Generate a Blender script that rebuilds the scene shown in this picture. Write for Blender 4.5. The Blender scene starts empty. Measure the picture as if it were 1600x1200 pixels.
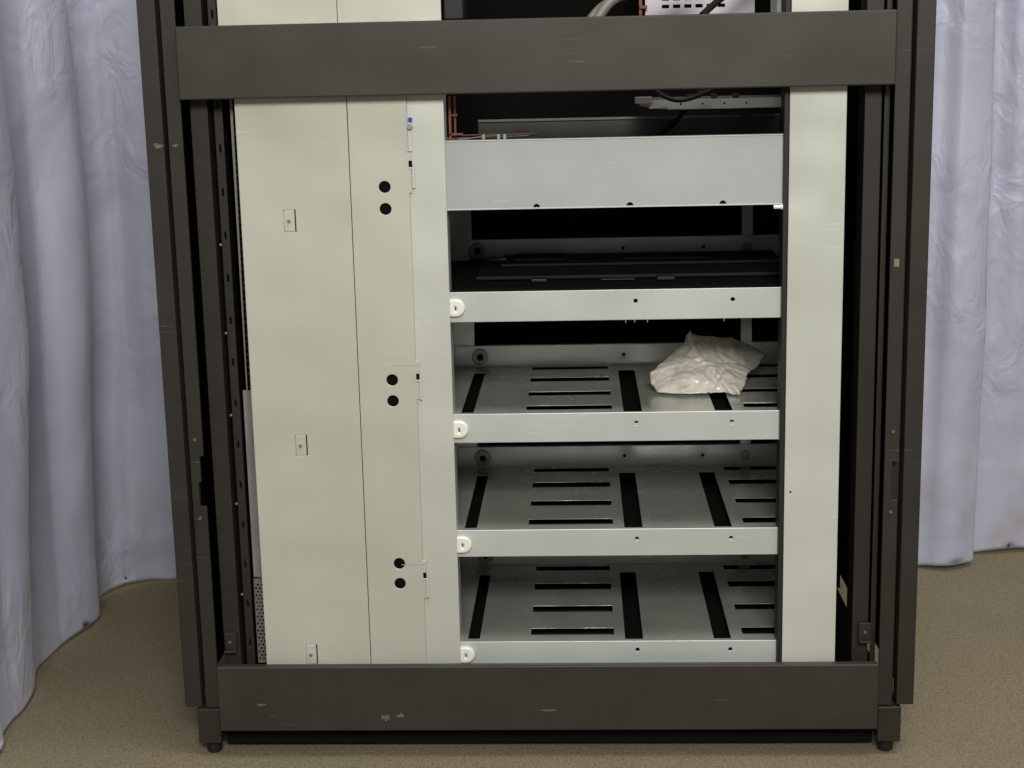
import bpy, bmesh, math, random
from mathutils import Vector, Matrix, noise
random.seed(4)
S=bpy.context.scene; COL=S.collection
S.view_settings.view_transform='Standard'; S.view_settings.look='None'; S.view_settings.exposure=0

# ------------------------------------------------------------ materials
def mat(name, col, rough=.5, metal=0., nscale=0, namt=0., bump=0., bscale=200, rvar=0., spec=.5, stretch=(1,1,1), col2=None, scr=0., wave=0., wst=(1,1,1), wsc=9, **kw):
    m=bpy.data.materials.new(name); m.use_nodes=True
    nt=m.node_tree; N=nt.nodes; L=nt.links; b=N["Principled BSDF"]
    b.inputs["Base Color"].default_value=(*col,1); b.inputs["Roughness"].default_value=rough
    b.inputs["Metallic"].default_value=metal; b.inputs["Specular IOR Level"].default_value=spec
    for k,v in kw.items(): b.inputs[k.replace("_"," ")].default_value=v
    geo=N.new("ShaderNodeNewGeometry"); mp=N.new("ShaderNodeMapping"); mp.inputs["Scale"].default_value=stretch
    L.new(geo.outputs["Position"],mp.inputs["Vector"])
    out=None
    if namt>0:
        n=N.new("ShaderNodeTexNoise"); n.inputs["Scale"].default_value=nscale; n.inputs["Detail"].default_value=6; n.inputs["Roughness"].default_value=.6
        L.new(mp.outputs[0],n.inputs["Vector"])
        mx=N.new("ShaderNodeMix"); mx.data_type='RGBA'
        c2=col2 or tuple(c*(1-namt) for c in col)
        mx.inputs["A"].default_value=(*c2,1); mx.inputs["B"].default_value=(*[min(1,c*(1+namt*.5)) for c in col],1)
        rm=N.new("ShaderNodeMapRange"); rm.inputs[1].default_value=.32; rm.inputs[2].default_value=.68
        L.new(n.outputs["Fac"],rm.inputs[0]); L.new(rm.outputs[0],mx.inputs["Factor"]); out=mx.outputs["Result"]
        if rvar>0:
            r=N.new("ShaderNodeMapRange"); r.inputs[1].default_value=.3; r.inputs[2].default_value=.7
            r.inputs[3].default_value=rough-rvar; r.inputs[4].default_value=rough+rvar
            L.new(n.outputs["Fac"],r.inputs[0]); L.new(r.outputs[0],b.inputs["Roughness"])
    if scr>0:   # sparse hairline scratches in random directions
        for ang,sd in ((.45,0.),(-1.1,3.)):
            n1=N.new("ShaderNodeTexNoise"); n1.inputs["Scale"].default_value=9; n1.inputs["Detail"].default_value=1
            n2=N.new("ShaderNodeTexNoise"); n2.inputs["Scale"].default_value=340; n2.inputs["Detail"].default_value=2
            m2=N.new("ShaderNodeMapping"); m2.inputs["Scale"].default_value=(.06,1,1.2); m2.inputs["Rotation"].default_value=(0,ang,0)
            m4=N.new("ShaderNodeMapping"); m4.inputs["Location"].default_value=(sd,sd,sd)
            L.new(geo.outputs["Position"],m2.inputs["Vector"]); L.new(m2.outputs[0],n2.inputs["Vector"]); L.new(geo.outputs["Position"],m4.inputs["Vector"]); L.new(m4.outputs[0],n1.inputs["Vector"])
            a=N.new("ShaderNodeMapRange"); a.inputs[1].default_value=.60; a.inputs[2].default_value=.70; L.new(n1.outputs["Fac"],a.inputs[0])
            c=N.new("ShaderNodeMapRange"); c.inputs[1].default_value=.65; c.inputs[2].default_value=.70; L.new(n2.outputs["Fac"],c.inputs[0])
            mu=N.new("ShaderNodeMath"); mu.operation='MULTIPLY'; L.new(a.outputs[0],mu.inputs[0]); L.new(c.outputs[0],mu.inputs[1])
            mu2=N.new("ShaderNodeMath"); mu2.operation='MULTIPLY'; mu2.inputs[1].default_value=scr; L.new(mu.outputs[0],mu2.inputs[0])
            m3=N.new("ShaderNodeMix"); m3.data_type='RGBA'; L.new(mu2.outputs[0],m3.inputs["Factor"])
            if out: L.new(out,m3.inputs["A"])
            else: m3.inputs["A"].default_value=(*col,1)
            m3.inputs["B"].default_value=(.78,.78,.76,1) if col[0]>.2 else (.16,.16,.155,1); out=m3.outputs["Result"]
    if out: L.new(out,b.inputs["Base Color"])
    last=None
    if bump>0:
        n=N.new("ShaderNodeTexNoise"); n.inputs["Scale"].default_value=bscale; n.inputs["Detail"].default_value=4
        L.new(mp.outputs[0],n.inputs["Vector"])
        bp=N.new("ShaderNodeBump"); bp.inputs["Strength"].default_value=bump; bp.inputs["Distance"].default_value=.002
        L.new(n.outputs["Fac"],bp.inputs["Height"]); last=bp.outputs[0]
    if wave>0:   # gentle oil-canning of thin sheet metal
        n=N.new("ShaderNodeTexNoise"); n.inputs["Scale"].default_value=wsc; n.inputs["Detail"].default_value=1
        mw=N.new("ShaderNodeMapping"); mw.inputs["Scale"].default_value=wst
        L.new(geo.outputs["Position"],mw.inputs["Vector"]); L.new(mw.outputs[0],n.inputs["Vector"])
        bp=N.new("ShaderNodeBump"); bp.inputs["Strength"].default_value=1; bp.inputs["Distance"].default_value=wave
        L.new(n.outputs["Fac"],bp.inputs["Height"])
        if last: L.new(last,bp.inputs["Normal"])
        last=bp.outputs[0]
    if last: L.new(last,b.inputs["Normal"])
    return m
M_frame=mat("frame_paint",(.033,.029,.0235),.50,0,14,.12,.08,900,.05,scr=.35,wave=.003,spec=.35)
M_post=mat("post_paint",(.023,.0205,.0172),.48,0,14,.10,.08,900,.05,scr=.25,spec=.35)
M_frame2=mat("inner_post_paint",(.021,.019,.016),.48,0,20,.15,.08,900,spec=.35)
M_beige=mat("beige_paint",(.475,.482,.420),.40,.12,5,.06,.03,700,.05,scr=.3,stretch=(1,1,.4),wave=.006)
M_flange=mat("flange_metal",(.53,.56,.52),.38,.22,6,.06,.04,600,.05,scr=.4,stretch=(1,1,.4),wave=.005)
M_galv=mat("galvanised_lip",(.52,.56,.55),.38,.30,8,.05,.04,500,.04,scr=.35,wave=.004)
M_drawer=mat("drawer_metal",(.375,.41,.415),.42,.25,8,.06,.04,500,.04,scr=.5,wave=.003)
M_rear=mat("galvanised_rear",(.56,.59,.59),.36,.25,14,.10,.05,500,.06)
M_tray=mat("galvanised_tray",(.60,.625,.585),.26,.62,22,.06,.02,300,.03,wave=.026,wst=(1,.28,1),wsc=10)
M_under=mat("galvanised_underside",(.60,.61,.57),.5,.2)
M_dark=mat("black_interior",(.005,.005,.005),.9,spec=.1)
M_blackmetal=mat("black_metal",(.012,.012,.012),.5,spec=.3)
M_hole=mat("hole_black",(.003,.003,.003),.9,spec=.05)
M_white=mat("white_plastic",(.74,.74,.69),.35)
M_clipcore=mat("clip_core",(.10,.09,.075),.6)
M_steel=mat("steel",(.5,.5,.48),.3,.9)
M_dsteel=mat("dull_steel",(.22,.22,.21),.4,.8)
M_louvre=mat("louvre_metal",(.05,.05,.047),.7,0,spec=.1)
M_copper=mat("copper",(.15,.060,.032),.5,.5,60,.3)
M_orange=mat("orange_wire",(.14,.06,.035),.5)
M_cable=mat("grey_cable",(.20,.19,.17),.45)
M_bcable=mat("black_cable",(.015,.015,.015),.4)
M_blue=mat("blue_dot",(.02,.03,.6),.4)
M_vent=mat("vented_metal",(.46,.44,.50),.45,.3)
M_mark=mat("scuff_mark",(.13,.135,.12),.7,0,500,.7)
M_tan=mat("tan_sticker",(.18,.155,.10),.6)
M_seam=mat("seam",(.30,.31,.28),.5)

def cloth_mat():
    m=mat("lavender_satin",(.435,.455,.59),.48,0,2.2,.10,.0,spec=.45,Sheen_Weight=.2)
    nt=m.node_tree;N=nt.nodes;L=nt.links;b=N["Principled BSDF"]
    base=b.inputs["Base Color"].links[0].from_socket
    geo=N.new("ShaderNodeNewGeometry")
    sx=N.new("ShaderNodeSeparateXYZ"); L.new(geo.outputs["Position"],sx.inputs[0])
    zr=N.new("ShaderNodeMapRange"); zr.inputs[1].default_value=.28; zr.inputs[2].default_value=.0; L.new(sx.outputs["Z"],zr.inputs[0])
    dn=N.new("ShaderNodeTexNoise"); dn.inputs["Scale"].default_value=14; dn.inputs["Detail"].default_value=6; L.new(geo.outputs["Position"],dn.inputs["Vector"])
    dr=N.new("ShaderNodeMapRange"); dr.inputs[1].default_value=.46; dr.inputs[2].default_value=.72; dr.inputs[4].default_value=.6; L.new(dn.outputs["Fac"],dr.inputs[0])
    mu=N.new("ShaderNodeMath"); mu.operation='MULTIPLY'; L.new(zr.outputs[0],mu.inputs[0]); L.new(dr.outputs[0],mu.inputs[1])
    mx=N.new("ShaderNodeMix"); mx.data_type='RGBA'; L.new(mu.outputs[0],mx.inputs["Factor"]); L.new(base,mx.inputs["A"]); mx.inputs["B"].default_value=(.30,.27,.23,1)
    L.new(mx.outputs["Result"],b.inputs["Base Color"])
    mp=N.new("ShaderNodeMapping"); mp.inputs["Scale"].default_value=(1,1,.6); L.new(geo.outputs["Position"],mp.inputs["Vector"])
    n=N.new("ShaderNodeTexNoise"); n.inputs["Scale"].default_value=7; n.inputs["Detail"].default_value=2.5; n.inputs["Distortion"].default_value=.6
    L.new(mp.outputs[0],n.inputs["Vector"])
    f=N.new("ShaderNodeTexNoise"); f.inputs["Scale"].default_value=22; f.inputs["Detail"].default_value=3; f.inputs["Distortion"].default_value=1.0; L.new(mp.outputs[0],f.inputs["Vector"])
    k=N.new("ShaderNodeTexNoise"); k.inputs["Scale"].default_value=3.2; k.inputs["Detail"].default_value=1; L.new(geo.outputs["Position"],k.inputs["Vector"])
    kr=N.new("ShaderNodeMapRange"); kr.inputs[1].default_value=.46; kr.inputs[2].default_value=.64; kr.inputs[4].default_value=.55; L.new(k.outputs["Fac"],kr.inputs[0])
    fm=N.new("ShaderNodeMath"); fm.operation='MULTIPLY'; L.new(f.outputs["Fac"],fm.inputs[0]); L.new(kr.outputs[0],fm.inputs[1])
    ad=N.new("ShaderNodeMath"); ad.operation='ADD'; L.new(n.outputs["Fac"],ad.inputs[0]); L.new(fm.outputs[0],ad.inputs[1])
    n2=N.new("ShaderNodeTexNoise"); n2.inputs["Scale"].default_value=900; L.new(geo.outputs["Position"],n2.inputs["Vector"])
    b1=N.new("ShaderNodeBump"); b1.inputs["Strength"].default_value=.75; b1.inputs["Distance"].default_value=.020; L.new(ad.outputs[0],b1.inputs["Height"])
    b2=N.new("ShaderNodeBump"); b2.inputs["Strength"].default_value=.15; b2.inputs["Distance"].default_value=.001; L.new(n2.outputs["Fac"],b2.inputs["Height"]); L.new(b1.outputs[0],b2.inputs["Normal"])
    L.new(b2.outputs[0],b.inputs["Normal"]); return m
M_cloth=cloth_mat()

def carpet_mat():
    m=bpy.data.materials.new("carpet"); m.use_nodes=True
    nt=m.node_tree;N=nt.nodes;L=nt.links;b=N["Principled BSDF"]; b.inputs["Roughness"].default_value=.95; b.inputs["Specular IOR Level"].default_value=.1
    geo=N.new("ShaderNodeNewGeometry")
    v=N.new("ShaderNodeTexVoronoi"); v.inputs["Scale"].default_value=360
    mp=N.new("ShaderNodeMapping"); mp.inputs["Scale"].default_value=(1,.5,1); L.new(geo.outputs["Position"],mp.inputs["Vector"]); L.new(mp.outputs[0],v.inputs["Vector"])
    n=N.new("ShaderNodeTexNoise"); n.inputs["Scale"].default_value=330; n.inputs["Detail"].default_value=4; n.inputs["Roughness"].default_value=.6; L.new(mp.outputs[0],n.inputs["Vector"])
    n2=N.new("ShaderNodeTexNoise"); n2.inputs["Scale"].default_value=6; n2.inputs["Detail"].default_value=5; L.new(geo.outputs["Position"],n2.inputs["Vector"])
    cr=N.new("ShaderNodeValToRGB"); cr.color_ramp.elements[0].position=.27; cr.color_ramp.elements[0].color=(.185,.156,.104,1)
    cr.color_ramp.elements[1].position=.73; cr.color_ramp.elements[1].color=(.315,.277,.192,1)
    L.new(n.outputs["Fac"],cr.inputs[0])
    mx=N.new("ShaderNodeMix"); mx.data_type='RGBA'; mx.blend_type='MULTIPLY'; mx.inputs["Factor"].default_value=.4
    L.new(cr.outputs[0],mx.inputs["A"])
    c2=N.new("ShaderNodeValToRGB"); c2.color_ramp.elements[0].color=(1,1,1,1); c2.color_ramp.elements[1].position=.9; c2.color_ramp.elements[1].color=(.45,.43,.4,1); L.new(v.outputs["Distance"],c2.inputs[0]); L.new(c2.outputs[0],mx.inputs["B"])
    m2=N.new("ShaderNodeMix"); m2.data_type='RGBA'; m2.blend_type='MULTIPLY'; m2.inputs["Factor"].default_value=.2
    L.new(mx.outputs["Result"],m2.inputs["A"]); L.new(n2.outputs["Fac"],m2.inputs["B"]); L.new(m2.outputs["Result"],b.inputs["Base Color"])
    bp=N.new("ShaderNodeBump"); bp.inputs["Strength"].default_value=.5; bp.inputs["Distance"].default_value=.0016; L.new(n.outputs["Fac"],bp.inputs["Height"]); L.new(bp.outputs[0],b.inputs["Normal"])
    return m
M_carpet=carpet_mat()

def bag_mat():
    m=mat("frosted_plastic",(.88,.85,.78),.22,0,38,.20,.0,90,spec=.8)
    nt=m.node_tree;N=nt.nodes;L=nt.links;b=N["Principled BSDF"]
    geo=N.new("ShaderNodeNewGeometry")
    v=N.new("ShaderNodeTexVoronoi"); v.feature='F1'; v.inputs["Scale"].default_value=70
    ns=N.new("ShaderNodeTexNoise"); ns.inputs["Scale"].default_value=60; ns.inputs["Detail"].default_value=3; L.new(geo.outputs["Position"],ns.inputs["Vector"])
    va=N.new("ShaderNodeVectorMath"); va.operation='MULTIPLY_ADD'; va.inputs[1].default_value=(.02,.02,.02); L.new(ns.outputs["Color"],va.inputs[0]); L.new(geo.outputs["Position"],va.inputs[2]); L.new(va.outputs[0],v.inputs["Vector"])
    bp=N.new("ShaderNodeBump"); bp.inputs["Strength"].default_value=.45; bp.inputs["Distance"].default_value=.003; L.new(v.outputs["Distance"],bp.inputs["Height"]); L.new(bp.outputs[0],b.inputs["Normal"])
    t=N.new("ShaderNodeBsdfTranslucent"); t.inputs[0].default_value=(.95,.92,.85,1)
    tr=N.new("ShaderNodeBsdfTransparent"); tr.inputs[0].default_value=(1,1,1,1)
    m1=N.new("ShaderNodeMixShader"); m1.inputs[0].default_value=.22; m2=N.new("ShaderNodeMixShader")
    pn=N.new("ShaderNodeTexNoise"); pn.inputs["Scale"].default_value=30; L.new(geo.outputs["Position"],pn.inputs["Vector"])
    pr=N.new("ShaderNodeMapRange"); pr.inputs[1].default_value=.4; pr.inputs[2].default_value=.65; pr.inputs[3].default_value=.03; pr.inputs[4].default_value=.36; L.new(pn.outputs["Fac"],pr.inputs[0]); L.new(pr.outputs[0],m2.inputs[0])
    L.new(b.outputs[0],m1.inputs[1]); L.new(t.outputs[0],m1.inputs[2]); L.new(m1.outputs[0],m2.inputs[1]); L.new(tr.outputs[0],m2.inputs[2])
    L.new(m2.outputs[0],N["Material Output"].inputs[0])
    return m
M_bag=bag_mat()

# ------------------------------------------------------------ helpers
WL={}
def finish(name,me,m,parent=None,smooth=False):
    xs=[v.co.copy() for v in me.vertices]
    lo=Vector([min(v[i] for v in xs) for i in range(3)]); hi=Vector([max(v[i] for v in xs) for i in range(3)])
    c=(lo+hi)/2
    me.transform(Matrix.Translation(-c))
    if m: 
        me.materials.clear(); me.materials.append(m)
    o=bpy.data.objects.new(name,me); COL.objects.link(o)
    WL[o]=c
    if parent: o.parent=parent; o.location=c-WL[parent]
    else: o.location=c
    if smooth:
        for p in me.polygons: p.use_smooth=True
    return o
def bxbm(bm,x0,x1,y0,y1,z0,z1,bev=.0008):
    t=bmesh.new(); bmesh.ops.create_cube(t,size=1)
    for v in t.verts: v.co=Vector(((x0+x1)/2+v.co.x*(x1-x0),(y0+y1)/2+v.co.y*(y1-y0),(z0+z1)/2+v.co.z*(z1-z0)))
    if bev>0: bmesh.ops.bevel(t,geom=list(t.edges),offset=bev,segments=2,profile=.5,affect='EDGES')
    me=bpy.data.meshes.new("t"); t.to_mesh(me); t.free(); bm.from_mesh(me); bpy.data.meshes.remove(me)
def box(name,x0,x1,y0,y1,z0,z1,m,parent=None,bev=.0008):
    bm=bmesh.new(); bxbm(bm,x0,x1,y0,y1,z0,z1,bev)
    me=bpy.data.meshes.new(name); bm.to_mesh(me); bm.free(); return finish(name,me,m,parent)
def boxes(name,lst,m,parent=None,bev=.0008):
    bm=bmesh.new()
    for q in lst: bxbm(bm,*q,bev)
    me=bpy.data.meshes.new(name); bm.to_mesh(me); bm.free(); return finish(name,me,m,parent)
def sheetmesh(outer,holes,t,plane,at,bev=.0003):
    cu=bpy.data.curves.new("c","CURVE"); cu.dimensions='2D'; cu.fill_mode='BOTH'; cu.extrude=t/2-bev; cu.bevel_depth=bev; cu.bevel_resolution=1
    for poly in [outer]+holes:
        sp=cu.splines.new('POLY'); sp.points.add(len(poly)-1)
        for i,(a,b) in enumerate(poly): sp.points[i].co=(a,b,0,1)
        sp.use_cyclic_u=True
    o=bpy.data.objects.new("c",cu); COL.objects.link(o)
    dg=bpy.context.evaluated_depsgraph_get(); dg.update()
    me=bpy.data.meshes.new_from_object(o.evaluated_get(dg)); bpy.data.objects.remove(o); bpy.data.curves.remove(cu)
    for v in me.vertices:
        a,b,c=v.co
        v.co=(a,at-c,b) if plane=='XZ' else ((a,b,at+c) if plane=='XY' else (at+c,a,b))
    for p in me.polygons: p.use_smooth=False
    return me
def sheet(name,outer,holes,t,plane,at,m,parent=None,bev=.0003):
    return finish(name,sheetmesh(outer,holes,t,plane,at,bev),m,parent)
def rect(a0,a1,b0,b1): return [(a0,b0),(a1,b0),(a1,b1),(a0,b1)]
def circ(a,b,r,n=20): return [(a+r*math.cos(2*math.pi*i/n),b+r*math.sin(2*math.pi*i/n)) for i in range(n)]
def stad(a,b,w,h,n=8):
    r=min(w,h)/2; pts=[]
    if w>=h: cs=[(a+w/2-r,b,-90),(a-w/2+r,b,90)]
    else: cs=[(a,b+h/2-r,0),(a,b-h/2+r,180)]
    for cx,cy,st in cs:
        for i in range(n+1):
            t=math.radians(st+180*i/n); pts.append((cx+r*math.cos(t),cy+r*math.sin(t)))
    return pts
def cyl(name,c,r,h,axis,m,parent,seg=20,bev=.0003):
    bm=bmesh.new(); bmesh.ops.create_cone(bm,cap_ends=True,segments=seg,radius1=r,radius2=r,depth=h)
    if bev>0: bmesh.ops.bevel(bm,geom=[e for e in bm.edges if abs(e.verts[0].co.z-e.verts[1].co.z)<1e-6],offset=bev,segments=2,affect='EDGES')
    if axis=='Y': bmesh.ops.rotate(bm,matrix=Matrix.Rotation(math.pi/2,3,'X'),verts=bm.verts)
    if axis=='X': bmesh.ops.rotate(bm,matrix=Matrix.Rotation(math.pi/2,3,'Y'),verts=bm.verts)
    bmesh.ops.translate(bm,vec=c,verts=bm.verts)
    me=bpy.data.meshes.new(name); bm.to_mesh(me); bm.free(); return finish(name,me,m,parent)
def tube(name,pts,r,m,parent=None):
    cu=bpy.data.curves.new("c","CURVE"); cu.dimensions='3D'; cu.bevel_depth=r; cu.bevel_resolution=3; cu.resolution_u=8
    sp=cu.splines.new('NURBS'); sp.points.add(len(pts)-1)
    for i,p in enumerate(pts): sp.points[i].co=(*p,1)
    sp.use_endpoint_u=True; sp.order_u=3
    o=bpy.data.objects.new("c",cu); COL.objects.link(o)
    dg=bpy.context.evaluated_depsgraph_get(); dg.update()
    me=bpy.data.meshes.new_from_object(o.evaluated_get(dg)); bpy.data.objects.remove(o)
    return finish(name,me,m,parent,True)
def empty(name,loc,parent=None):
    o=bpy.data.objects.new(name,None); COL.objects.link(o); o.empty_display_size=.1; WL[o]=Vector(loc)
    if parent: o.parent=parent; o.location=Vector(loc)-WL[parent]
    else: o.location=loc
    return o

TOP=1.15
rack=empty("server_rack",(0,0,0))
rack["label"]="dark open server rack with beige panels and empty metal shelves"; rack["category"]="server rack"

# ---------------- front cross bars
def cross_bar(z0,z1):
    bm=bmesh.new()
    bxbm(bm,-.380,.380,0,.004,z0,z1,.0016)
    bxbm(bm,-.379,.379,.0035,.012,z1-.0045,z1-.0012,.0004)
    bxbm(bm,-.379,.379,.0035,.012,z0+.0012,z0+.0045,.0004)
    me=bpy.data.meshes.new("crossbar"); bm.to_mesh(me); bm.free(); return finish("crossbar",me,M_frame,rack)
b1=cross_bar(.760,.837); b2=cross_bar(.035,.1145)
def scuff(par,x,z,w,h,y):
    pts=[]
    n=22
    for i in range(n):
        t=2*math.pi*i/n; k=.3+.7*random.random()
        pts.append((x+w/2*math.cos(t)*k,z+h/2*math.sin(t)*k))
    sheet("scuff_mark",pts,[],.0005,'XZ',y,M_mark,par,.0001)

# ---------------- outer posts
for sgn in (-1,1):
    def X(a,b): return (a,b) if sgn>0 else (-b,-a)
    p=boxes("outer_post",[(*X(.402,.4215),.008,.012,.062,TOP),(*X(.4185,.4215),.0122,.60,.062,TOP),(*X(.402,.405),.0122,.028,.062,TOP),(*X(.392,.4015),.026,.030,.062,TOP)],M_post,rack,.001)
    if sgn<0: poly=[(-.396,.062),(-.3815,.062),(-.3815,.305),(-.389,.305),(-.389,.335),(-.386,.335),(-.386,.365),(-.3815,.365),(-.3815,TOP),(-.396,TOP)]
    else: poly=[(.3815,.062),(.396,.062),(.396,.305),(.389,.305),(.389,.35),(.396,.35),(.396,TOP),(.3815,TOP)]
    sheet("post_strip",poly,[],.004,'XZ',.010,M_post,p,.0006)
    for z in (.384,.292):
        cyl("screw",(sgn*.389,.0070,z),.0019,.003,'Y',M_dsteel,p,12)
    f=boxes("foot_bracket",[(*X(.3815,.408),.008,.05,.016,.0595)],M_post,rack,.0015)
    cyl("levelling_foot",(sgn*.394,.024,.0078),.009,.0155,'Z',M_blackmetal,f,20,.002)
p_l=[o for o in rack.children if o.name.startswith("outer_post")][0]
scuff(p_l,-.408,.712,.018,.006,.0077); scuff(p_l,-.389,.712,.008,.004,.0077)
p_r=[o for o in rack.children if o.name.startswith("outer_post")][1]
box("tan_sticker",.3850,.3905,.0072,.0078,.567,.5755,M_tan,p_r,.0001)
scuff(b2,.003,.060,.022,.0030,-.0002); scuff(b2,-.185,.052,.012,.010,-.0002); scuff(b2,-.168,.054,.014,.008,-.0002); scuff(b2,-.33,.068,.016,.003,-.0002)

# ---------------- inner posts
def slotted(name,x0,x1,y,zs,m,w=.004,h=.012):
    hs=[stad((x0+x1)/2,z,w,h) for z in zs]
    return sheet(name,rect(x0,x1,.095,TOP),hs,.003,'XZ',y,m,rack,.0005)
zs=[.13+.048*i for i in range(20)]
pl=slotted("inner_post",-.375,-.357,.028,[],M_frame2)
box("post_return",-.3595,-.357,.0300,.07,.095,TOP,M_frame2,pl)
pl2=slotted("inner_post",-.352,-.3435,.040,zs,M_frame2,.003,.010)
box("post_return",-.352,-.3495,.0418,.09,.095,TOP,M_frame2,pl2)
pr=slotted("inner_post",.354,.371,.030,[],M_frame2)
box("post_return",.354,.3565,.0318,.07,.095,TOP,M_frame2,pr)
pr2=slotted("inner_post",.3755,.3805,.034,[],M_frame2)
for s,x,z in ((-1,-.3665,.138),(1,.3665,.146)):
    k=boxes("mounting_bracket",[(x-.007,x+.007,.020,.0262,z-.010,z+.010),(x-.007,x+.007,.014,.0262,z-.012,z-.0098)],M_frame2,rack)
    cyl("screw",(x,.0185,z),.0020,.003,'Y',M_dsteel,k,12)
for z in (.60,.50,.405,.30,.19):
    cyl("rivet",(-.3535,.038,z),.0014,.003,'Y',M_steel,pl2,10)

st=box("side_strip",-.3425,-.3255,.055,.057,.205,.43,mat("strip_metal",(.27,.28,.275),.45,.2,18,.2),rack,.0004)
hs=[]
for r in range(22):
    for c in range(4):
        x=-.3405+c*.0046+(.0023 if r%2 else 0); z=.100+.0044*r+.003
        if x<-.3262: hs.append(circ(x,z,.0016,6))
sheet("vent_plate",rect(-.3428,-.3250,.098,.203),hs,.0012,'XZ',.0555,mat("vent_grey",(.20,.20,.19),.4,.3),rack,.0001)
hs=[circ(-.3300,.22+.0075*i,.0015,6) for i in range(90)]
sheet("perforated_edge",rect(-.3345,-.3240,.21,.90),hs,.001,'XZ',.040,mat("edge_grey",(.17,.17,.16),.5,.2),rack,.0001)

# ---------------- beige door panel 1 with latches
Z0=.100
lat=[(-.271,.627),(-.271,.373),(-.2715,.122)]
hs=[rect(x-.0072,x+.0072,z-.0125,z+.0125) for x,z in lat]
P1=sheet("door_panel",rect(-.3245,-.2035,Z0,.79),hs,.0015,'XZ',.0205,M_beige,rack,.0005)
box("panel_return",-.3245,-.3230,.0215,.050,Z0,.79,M_beige,P1,.0003)
for x,z in lat:
    l=box("latch",x-.0068,x+.0054,.0200,.0225,z-.0120,z+.0120,M_beige,P1,.0012)
    cyl("latch_pin",(x-.001,.0192,z),.0020,.003,'Y',M_steel,P1,12)
U1=sheet("upper_panel",rect(-.337,-.2095,.800,TOP),[],.0015,'XZ',.0205,M_beige,rack,.0005)
# ---------------- panel 2 with finger holes
hz=[.662,.638,.447,.423,.232,.208]
right=[(-.1385,Z0),(-.1385,.190),(-.1345,.190),(-.1345,.235),(-.1385,.235),(-.1385,.425),(-.1345,.425),(-.1345,.468),(-.1385,.468),(-.1385,.655),(-.1355,.655),(-.1355,.698),(-.1385,.698),(-.1385,.79)]
P2=sheet("cover_panel",[(-.2018,Z0)]+right+[(-.2018,.79)],[circ(-.165,z,.0070,28) for z in hz]+[rect(-.1372,-.1352-.0004,z-.0035,z+.0035) for z in (.213,.446)],.0015,'XZ',.0205,M_beige,rack,.0005)
U2=sheet("upper_panel",rect(-.2080,-.098,.800,TOP),[],.0015,'XZ',.0205,M_beige,rack,.0005)
for z in (.4635,.2300): box("seam_line",-.1625,-.1350,.01955,.0200,z,z+.0007,M_seam,P2,.0001)
P3=sheet("edge_flange",rect(-.1460,-.0985,Z0,.79),[rect(-.1378,-.1338,z-.004,z+.004) for z in (.682,)],.0015,'XZ',.0226,M_flange,rack,.0005)
for a,b in ((.1,.1895),(.2355,.4245),(.4685,.6545),(.6985,.79)): box("seam_line",-.1383,-.1376,.0214,.0219,a,b,M_seam,P3,.0001)  # darker strip: panel seam with its slight shadow painted in
box("flange_return",-.1000,-.0985,.0236,.060,Z0,.79,M_flange,P3,.0003)
for z in (.682,.446,.213):
    h=boxes("hinge",[(-.1345,-.1315,.0185,.0216,z-.022,z+.001),(-.1388,-.1315,.0190,.0216,z-.001,z+.001)],M_flange,P3,.0004)
    box("hinge_slot",-.1378,-.1342,.0191,.0194,z+.001,z+.008,M_hole,h,.0001)
boxes("hinge_tab",[(-.1405,-.1335,.0188,.0197,.700,.7015),(-.1405,-.1395,.0188,.0197,.7015,.752),(-.1335,-.1325,.0212,.0218,.700,.735)],M_flange,P3,.0002)
cyl("blue_dot",(-.1345,.0190,.734),.0024,.0008,'Y',M_blue,P2,16,.0001)
cyl("rivet",(-.1350,.0185,.7265),.0030,.003,'Y',M_steel,P2,16)

# ---------------- right side panel
PR=sheet("side_panel",rect(.2732,.3325,Z0,.79),[circ(.2795,.312,.0018,12)],.0015,'XZ',.0205,M_flange,rack,.0005)
boxes("panel_return",[(.3310,.3325,.0215,.06,Z0,.79)],M_flange,PR,.0003)
sheet("upper_panel",rect(.2735,.3320,.800,TOP),[],.0015,'XZ',.0205,M_beige,rack,.0005)
box("opening_post",.2672,.2726,.022,.050,Z0,TOP,mat("brown_black",(.018,.016,.014),.5,spec=.3),rack,.0005)

# ---------------- inner casing, with black fills painted in for shade
boxes("casing_and_shade_fill",[(-.3210,-.1280,.0255,.048,.09,.84),  # black backing that paints the panel holes dark
  (-.418,-.415,.031,.60,.06,TOP),(.415,.418,.031,.60,.06,TOP),
  (-.415,.415,.470,.473,.04,TOP),
  (-.38,.38,.03,.47,.006,.034),  # black fill painting the shadow gap beneath the rack
  (-.41,.41,.02,.47,.036,.042)],M_dark,rack,.0)
boxes("roof_plate",[(-.42,.42,.0,.60,TOP+.001,TOP+.004)],M_frame,rack,.0005)
box("bay_wall",-.1345,-.1320,.050,.335,.09,.69,M_blackmetal,rack,0)
box("bay_wall",.3300,.3325,.062,.335,.09,.69,M_blackmetal,rack,0)
for a,b in ((-.1270,-.0925),(.254,.268)):
    box("rear_upright",a,b,.318,.322,.09,.70,M_rear,rack,.0004)

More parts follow.
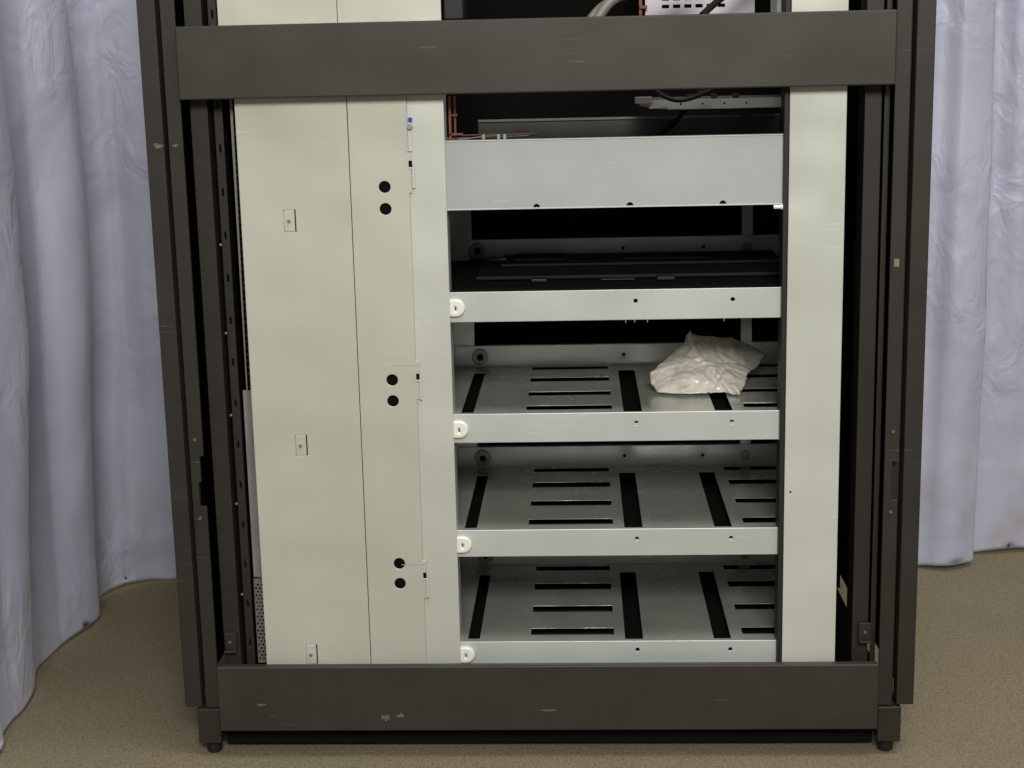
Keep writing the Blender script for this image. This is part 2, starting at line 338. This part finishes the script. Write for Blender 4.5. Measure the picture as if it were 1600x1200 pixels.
# ---------------- shelves
def shelf(z,zb,surf):
    e=empty("shelf",(.084,.03,z),rack)
    x0,x1=-.1005,.2668
    hs=[circ(x,(z*.63+zb*.37),.0028,16) for x in (.1075,.2145)]
    lipo=sheet("shelf_lip",rect(x0,x1,zb,z),hs,.0014,'XZ',.0305,M_galv,e,.0004)
    box("lip_backing",.09,.235,.0330,.0335,zb+.006,z-.006,M_hole,lipo,0)
    cz=(zb+z)/2
    g=sheet("slide_clip",stad(-.0935,cz,.0195,.0158,12),[stad(-.0920,cz-.001,.0058,.0088)],.0060,'XZ',.0268,M_white,e,.0022)
    box("clip_slot",-.0960,-.0880,.0286,.0290,cz-.006,cz+.005,M_clipcore,g,0)
    y0,y1=.0318,.314
    tx0,tx1=-.1310,.3290
    H=[]
    def R(a,b,c,d): H.append(rect(a,b,c,d))
    if surf:
        R(-.0905,-.0765,.043,.272); R(.0935,.1145,.040,.280); R(.1965,.2165,.040,.280)
        sl=[(.054,.076),(.131,.153),(.213,.237),(.288,.306)]
        for a,b in sl: R(-.0170,.0810,a,b)
        for a,b in [(.054,.076),(.136,.156),(.220,.242),(.288,.306)]: R(.2310,.3200,a,b)
        t=sheet("shelf_tray",rect(tx0,tx1,y0,y1),H,.0006,'XY',z-.0012,M_tray,e,.00005)
        for a,b in sl[:3]:
            box("louvre",-.0165,.0790,a+.006,a+.010,z-.007,z-.0035,M_louvre,t,.0003)
        box("slot_shade_plate",tx0,tx1,y0,y1,z-.0120,z-.0105,M_dark,e,0)  # black sheet painting the dark void seen through the tray slots
        box("shelf_pan",tx0,tx1,y0,y1,z-.0140,z-.0125,M_under,e,0)
    else:
        sheet("shelf_tray",rect(tx0,tx1,y0,y1),[],.0012,'XY',z-.0012,M_dark,e,.0001)
        box("shelf_pan",tx0,tx1,y0,y1,z-.0045,z-.0030,M_under,e,0)
    zb2=z+.026
    w=sheet("rear_wall",rect(-.1180,.3250,z-.002,zb2),[circ(.102,z+.0125,.0026,14),circ(.205,z+.0125,.0026,14),circ(-.0855,z+.0118,.0042,16)],.0012,'XZ',.3160,M_rear,e,.0003)
    box("wall_flange",-.1180,.3250,.3172,.326,zb2-.0015,zb2-.0002,M_rear,w,.0002)
    g=sheet("grommet",circ(-.0855,z+.0118,.0100,28),[circ(-.0855,z+.0118,.0048)],.003,'XZ',.3135,M_dsteel,e,.0008)
    box("grommet_hole",-.0900,-.0810,.3151,.3153,z+.0073,z+.0163,M_hole,g,0)
    cyl("screw",(.2600,.3130,z+.0118),.0065,.004,'Y',M_dsteel,e,18,.001)
    return e
shelf(.1320,.1040,True); shelf(.2675,.2365,True); shelf(.4040,.3715,True); e1=shelf(.5430,.5100,False)
for x in (.096,.106,.120,.205): box("hanging_tab",x,x+.0012,.033,.036,.5060,.5105,M_steel,e1,0)

# ---------------- drawer front at top of bay
e0=empty("drawer",(.084,.03,.636),rack)
bx=-.1005;ex=.2675
poly=[(bx,.7085),(bx,.6360)]
for cx in (0.,.102,.203):
    poly+= [(cx+.004*math.cos(math.radians(a)),.636+.004*math.sin(math.radians(a))) for a in range(180,-1,-20)]
poly+=[(ex,.6360),(ex,.7085)]
D=sheet("drawer_front",poly,[],.0014,'XZ',.0302,M_drawer,e0,.0004)
box("front_edge",bx,ex,.0285,.042,.7086,.7100,M_galv,D,.0004)
box("front_edge",bx,ex,.0290,.044,.6342,.6358,M_galv,D,.0003)
sheet("drawer_floor",rect(-.0995,.266,.045,.314),[],.001,'XY',.690,M_blackmetal,e0,.0001)
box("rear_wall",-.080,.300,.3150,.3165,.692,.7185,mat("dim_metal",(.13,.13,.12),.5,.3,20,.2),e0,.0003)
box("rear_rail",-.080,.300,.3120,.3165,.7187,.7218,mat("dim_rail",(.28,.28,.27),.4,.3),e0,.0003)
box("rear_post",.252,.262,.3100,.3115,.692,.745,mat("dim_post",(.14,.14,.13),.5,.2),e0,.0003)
cyl("pin",(.2635,.026,.632),.0022,.012,'X',M_white,e0,12)
cyl("pin",(.2670,.026,.632),.0032,.003,'X',M_white,e0,12)

cb=boxes("copper_bracket",[(-.0955,-.0925,.050,.054,.700,.757),(-.0905,-.0880,.060,.064,.700,.757),(-.0955,-.0800,.050,.054,.7145,.7170),(-.0955,-.0860,.055,.058,.735,.7375)],M_copper,e0,.0004)
tube("orange_wire",[(-.085,.10,.712),(-.06,.12,.7120),(-.03,.12,.711),(.0,.13,.7115)],.0010,M_orange,e0)
tube("white_wire",[(-.088,.09,.708),(-.05,.11,.7115),(-.04,.13,.708),(-.01,.12,.7100)],.0008,M_cable,e0)
for x in (-.062,-.045,-.038): box("connector",x,x+.004,.09,.098,.707,.7130,M_steel,e0,.0005)
tube("black_cable",[(.14,.28,.695),(.165,.27,.712),(.18,.26,.735),(.20,.25,.76)],.003,M_bcable,e0)

eq=empty("equipment_chassis",(.20,.20,.735),rack)
box("chassis_plate",.118,.300,.150,.30,.7440,.7455,M_galv,eq,.0003)
sheet("chassis_front",[(.118,.7455),(.118,.7400),(.132,.7370),(.150,.7350),(.300,.7350),(.300,.7455)],[circ(x,.7405,.0016,10) for x in (.165,.19,.215,.24)],.0014,'XZ',.149,M_white,eq,.0003)
boxes("chassis_clip",[(.112,.132,.142,.1475,.742,.750),(.128,.150,.141,.1475,.736,.7385)],M_steel,eq,.0006)
for x in (.172,.20,.225): box("circuit_component",x,x+.007,.150,.157,.746,.7515,M_copper,eq,.0004)
tube("black_cable",[(.135,.138,.757),(.15,.137,.7455),(.175,.137,.745),(.20,.137,.757)],.0028,M_bcable,eq)
vm=empty("vented_module",(.19,.27,.84),rack)
slots=[]
for r in range(5):
    for c in range(6): slots.append(rect(.150+c*.0135,.150+c*.0135+.009,.852+r*.009,.852+r*.009+.0045))
sheet("module_face",rect(.130,.262,.838,.93),slots,.0015,'XZ',.27,M_vent,vm,.0002)
box("module_body",.131,.261,.2745,.40,.838,.93,M_hole,vm,0)
boxes("copper_strip",[(.122,.126,.262,.266,.80,.93),(.1225,.132,.258,.261,.852,.856)],M_copper,vm,.0003)
box("support_arm",.268,.2728,.10,.16,.80,.93,M_galv,rack,.0004)
tube("grey_cable",[(.060,.10,.82),(.075,.10,.850),(.10,.105,.866),(.135,.12,.874),(.19,.14,.90)],.0062,M_cable,rack)
tube("grey_cable",[(.050,.12,.82),(.065,.12,.846),(.09,.125,.860),(.125,.14,.866),(.19,.16,.88)],.0045,M_cable,rack)
tube("black_cable",[(.19,.16,.84),(.215,.18,.862),(.24,.19,.872),(.26,.2,.90)],.004,M_bcable,rack)
box("dark_module",-.097,-.075,.04,.12,.838,.95,M_blackmetal,rack,.002)

# black unit on upper shelf
bu=empty("electronic_unit",(.09,.17,.5432)) 
bu["label"]="low black electronic unit lying on the upper metal shelf"; bu["category"]="electronic unit"
M_bu=mat("unit_black",(.006,.006,.006),.6,0,60,.4,spec=.25)
boxes("unit_body",[(-.075,.290,.12,.295,.5436,.5480),(-.05,.290,.20,.295,.5482,.5520),(-.035,.03,.225,.28,.5522,.5550),(.10,.20,.225,.28,.5522,.5540)],M_bu,bu,.0012)
for q in [(-.01,.008,.100,.118,.5436,.5470),(.135,.155,.100,.118,.5436,.5475),(.07,.11,.105,.118,.5436,.5450)]: box("terminal_block",*q,M_frame2,bu,.0008)
tube("black_cable",[(-.09,.28,.548),(-.08,.25,.552),(-.06,.24,.5525),(-.045,.24,.553)],.003,M_bcable,bu)

# ---------------- plastic bag
def bag():
    K=[(.128,.160,.4215),(.134,.168,.4245),(.148,.178,.4350),(.168,.194,.4480),(.179,.200,.4640),(.186,.202,.4605),(.205,.208,.4570),(.232,.216,.4540),(.247,.222,.4470),(.262,.230,.4400),(.278,.238,.4280),(.271,.225,.4230),(.262,.205,.4190),(.246,.165,.4190),(.240,.130,.4130),(.231,.106,.4052),(.222,.112,.4050),(.214,.118,.4070),(.196,.116,.4060),(.165,.116,.4056),(.136,.128,.4052),(.130,.144,.4120)]
    K=[Vector(k) for k in K]
    n=len(K); M=10; ring=[]
    for i in range(n):
        for k in range(M):
            p=K[i].lerp(K[(i+1)%n],k/M); w=noise.noise(p*160)*.0018
            ring.append(p+Vector((w,0,abs(w))))
    C=Vector((.190,.165,.4300)); N=Vector((-.12,-.70,.70)).normalized()
    bm=bmesh.new(); R=44; n=len(ring)
    def ridge(d,w): return math.exp(-(d/w)**2)
    def segd(p,a,b):
        t=max(0,min(1,(p-a).dot(b-a)/(b-a).length_squared)); return (p-a-(b-a)*t).length
    T=K[4]; DR=K[15]; RT=K[10]; LF=K[0]; BL=K[20]
    mid=Vector((.222,.150,.437)); 
    lines=[(T,mid,.004,.008),(mid,DR,.0045,.010),(mid,RT,.0045,.007),(LF,Vector((.175,.150,.436)),.003,.005),(T,Vector((.165,.140,.425)),.003,.005),(Vector((.165,.14,.425)),K[19],.003,.004),
           (K[7],mid,.002,.003),(BL,Vector((.18,.14,.428)),.0022,.003),(K[3],Vector((.19,.15,.44)),.002,.003)]
    grooves=[(K[8],Vector((.208,.135,.420)),.0035,.009),(Vector((.208,.135,.42)),K[18],.0035,.007),(K[2],Vector((.19,.16,.440)),.002,.004),(K[12],Vector((.235,.15,.43)),.0025,.004),(K[21],Vector((.16,.14,.425)),.0018,.003)]
    def layer(side):
        rows=[]
        for r in range(1,R+1):
            f=r/R; row=[]
            for i,p in enumerate(ring):
                e=(1-f**2.2)**.8 if f<1 else 0
                q=C.lerp(p,f); h=-.005*e
                if side>0:
                    h=.011*e
                    for a,b,w,k in lines: h+=k*ridge(segd(q,a,b),w)*(e**.4 if e>0 else 0)
                    for a,b,w,k in grooves: h-=k*ridge(segd(q,a,b),w)*(e**.5 if e>0 else 0)
                    h+=(e**.6)*(.0035*noise.noise(q*45)+.0045*(.35-abs(noise.noise(q*85+Vector((3,1,0)))))+.0018*(.35-abs(noise.noise(q*190+Vector((7,1,0))))))
                q=q+N*h; q.z=max(q.z,.4046+(0.0003 if side>0 else 0))
                row.append(bm.verts.new(q))
            rows.append(row)
        c=bm.verts.new(C+N*(.011 if side>0 else -.005))
        for i in range(n):
            j=(i+1)%n
            bm.faces.new((c,rows[0][i],rows[0][j]))
            for a,b in zip(rows,rows[1:]): bm.faces.new((a[i],b[i],b[j],a[j]))
    layer(1); layer(-1)
    bmesh.ops.remove_doubles(bm,verts=bm.verts,dist=.0003)
    bmesh.ops.recalc_face_normals(bm,faces=bm.faces)
    me=bpy.data.meshes.new("plastic_bag"); bm.to_mesh(me); bm.free()
    o=finish("plastic_bag",me,M_bag,None,True)
    o["label"]="crumpled frosted white plastic bag resting on a metal shelf"; o["category"]="plastic bag"
bag()

# ---------------- curtains
def catmull(P,n):
    out=[]
    Q=[Vector(P[0])*2-Vector(P[1])]+[Vector(p) for p in P]+[Vector(P[-1])*2-Vector(P[-2])]
    for i in range(1,len(Q)-2):
        for k in range(n):
            t=k/n; a,b,c,d=Q[i-1:i+3]
            out.append(.5*((2*b)+(-a+c)*t+(2*a-5*b+4*c-d)*t*t+(-a+3*b-3*c+d)*t**3))
    out.append(Q[-2]); return out
def curtain(name,P,lab,amp,wl,seed,zt=2.2,thick=.002):
    pts=catmull([(x,y,0) for x,y in P],60)
    L=[0]
    for a,b in zip(pts,pts[1:]): L.append(L[-1]+(b-a).length)
    n=int(L[-1]/.005); R=[];j=0
    for i in range(n+1):
        s=L[-1]*i/n
        while j<len(L)-2 and L[j+1]<s: j+=1
        t=(s-L[j])/max(1e-9,L[j+1]-L[j]); R.append((pts[j].lerp(pts[j+1],t),s))
    bm=bmesh.new(); rows=[]
    zs=[.003+ (zt-.003)*(k/130)**1.25 for k in range(131)]
    for z in zs:
        row=[]
        for i,(p,s) in enumerate(R):
            a=R[max(0,i-3)][0]; b=R[min(n,i+3)][0]; T=(b-a).normalized(); Nn=Vector((-T.y,T.x,0))
            k=min(1,.30+z*1.6)
            ph=noise.noise(Vector((s*1.1,z*.7,seed)))*2.4
            sb=math.sin(2*math.pi*s/wl+seed+ph)
            big=sb-.35*(1-abs(sb))**2
            d=amp*big*(.8+.5*noise.noise(Vector((s*2.5,z*1.2,seed+20))))
            d+=amp*.35*math.sin(2*math.pi*s/(wl*.41)+seed*2+ph*1.3)*max(0,noise.noise(Vector((s*2.2,z*1.0,seed+40)))+.25)
            d+=.016*noise.noise(Vector((s*3.5,z*1.6,seed+9)))+.0035*noise.noise(Vector((s*13,z*7,seed+3)))
            q=p+Nn*d*k
            zz=z+(.004*math.sin(s*31+seed)+.003 if z<.01 else 0)
            row.append(bm.verts.new((q.x,q.y,zz)))
        rows.append(row)
    for a,b in zip(rows,rows[1:]):
        for i in range(n): bm.faces.new((a[i],a[i+1],b[i+1],b[i]))
    bmesh.ops.recalc_face_normals(bm,faces=bm.faces)
    me=bpy.data.meshes.new(name); bm.to_mesh(me); bm.free()
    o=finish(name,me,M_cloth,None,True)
    so=o.modifiers.new("t","SOLIDIFY"); so.thickness=thick
    o["label"]=lab; o["category"]="curtain"
    return o
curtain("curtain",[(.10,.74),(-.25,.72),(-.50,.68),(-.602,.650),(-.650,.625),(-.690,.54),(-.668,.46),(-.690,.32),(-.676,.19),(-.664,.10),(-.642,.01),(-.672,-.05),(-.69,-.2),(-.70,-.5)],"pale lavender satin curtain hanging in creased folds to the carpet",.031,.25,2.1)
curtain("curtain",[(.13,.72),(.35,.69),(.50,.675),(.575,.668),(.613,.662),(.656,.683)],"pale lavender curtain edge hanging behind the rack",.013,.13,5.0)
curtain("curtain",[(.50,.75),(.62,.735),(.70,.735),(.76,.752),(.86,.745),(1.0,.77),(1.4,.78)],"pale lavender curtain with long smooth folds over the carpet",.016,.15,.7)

# ---------------- floor
me=bpy.data.meshes.new("floor"); me.from_pydata([(-4,-5,0),(4,-5,0),(4,4,0),(-4,4,0)],[],[(0,1,2,3)])
fl=bpy.data.objects.new("floor",me); COL.objects.link(fl); me.materials.append(M_carpet); fl["kind"]="structure"; fl["label"]="olive brown woven carpet floor"

# ---------------- light
w=bpy.data.worlds.new("World"); S.world=w; w.use_nodes=True
nt=w.node_tree; bg=nt.nodes["Background"]; tc=nt.nodes.new("ShaderNodeTexCoord"); sx=nt.nodes.new("ShaderNodeSeparateXYZ"); cr=nt.nodes.new("ShaderNodeValToRGB")
mr=nt.nodes.new("ShaderNodeMapRange"); mr.inputs[1].default_value=-1; mr.inputs[2].default_value=1
nt.links.new(tc.outputs["Generated"],sx.inputs[0]); nt.links.new(sx.outputs["Z"],mr.inputs[0]); nt.links.new(mr.outputs[0],cr.inputs[0]); nt.links.new(cr.outputs[0],bg.inputs[0])
cr.color_ramp.elements[0].color=(.24,.20,.15,1); cr.color_ramp.elements[0].position=.35
cr.color_ramp.elements[1].color=(1,.965,.90,1); cr.color_ramp.elements[1].position=.75
bg.inputs[1].default_value=.34
def area(name,loc,target,sx_,sy_,pw,col):
    l=bpy.data.lights.new(name,'AREA'); l.shape='RECTANGLE'; l.size=sx_; l.size_y=sy_; l.energy=pw; l.color=col
    o=bpy.data.objects.new(name,l); COL.objects.link(o); o.location=loc
    o.rotation_euler=(Vector(target)-Vector(loc)).to_track_quat('-Z','Y').to_euler(); return o
area("added_area_light",(.25,-2.7,1.85),(0,0,.3),1.0,.6,72,(1,.96,.88))  # key lamp added low and frontal so light reaches into the bay
area("added_area_light",(.7,-.5,2.7),(.3,.3,.2),1.6,.6,32,(1,.965,.90))  # side lamp added to deepen the shading of the curtain folds

# ---------------- camera
r=Vector((.9989,.0417,-.0222)); u=Vector((.0132,.2049,.9787)); f=Vector((-.0454,.9779,-.2042))
f.normalize(); r=(r-f*r.dot(f)).normalized(); u=r.cross(f)
cd=bpy.data.cameras.new("camera"); cd.sensor_width=36; cd.lens=54; cd.clip_start=.05; cd.clip_end=50
co=bpy.data.objects.new("camera",cd); COL.objects.link(co)
co.matrix_world=Matrix(((r.x,u.x,-f.x,.0469),(r.y,u.y,-f.y,-1.6563),(r.z,u.z,-f.z,.7907),(0,0,0,1)))
S.camera=co
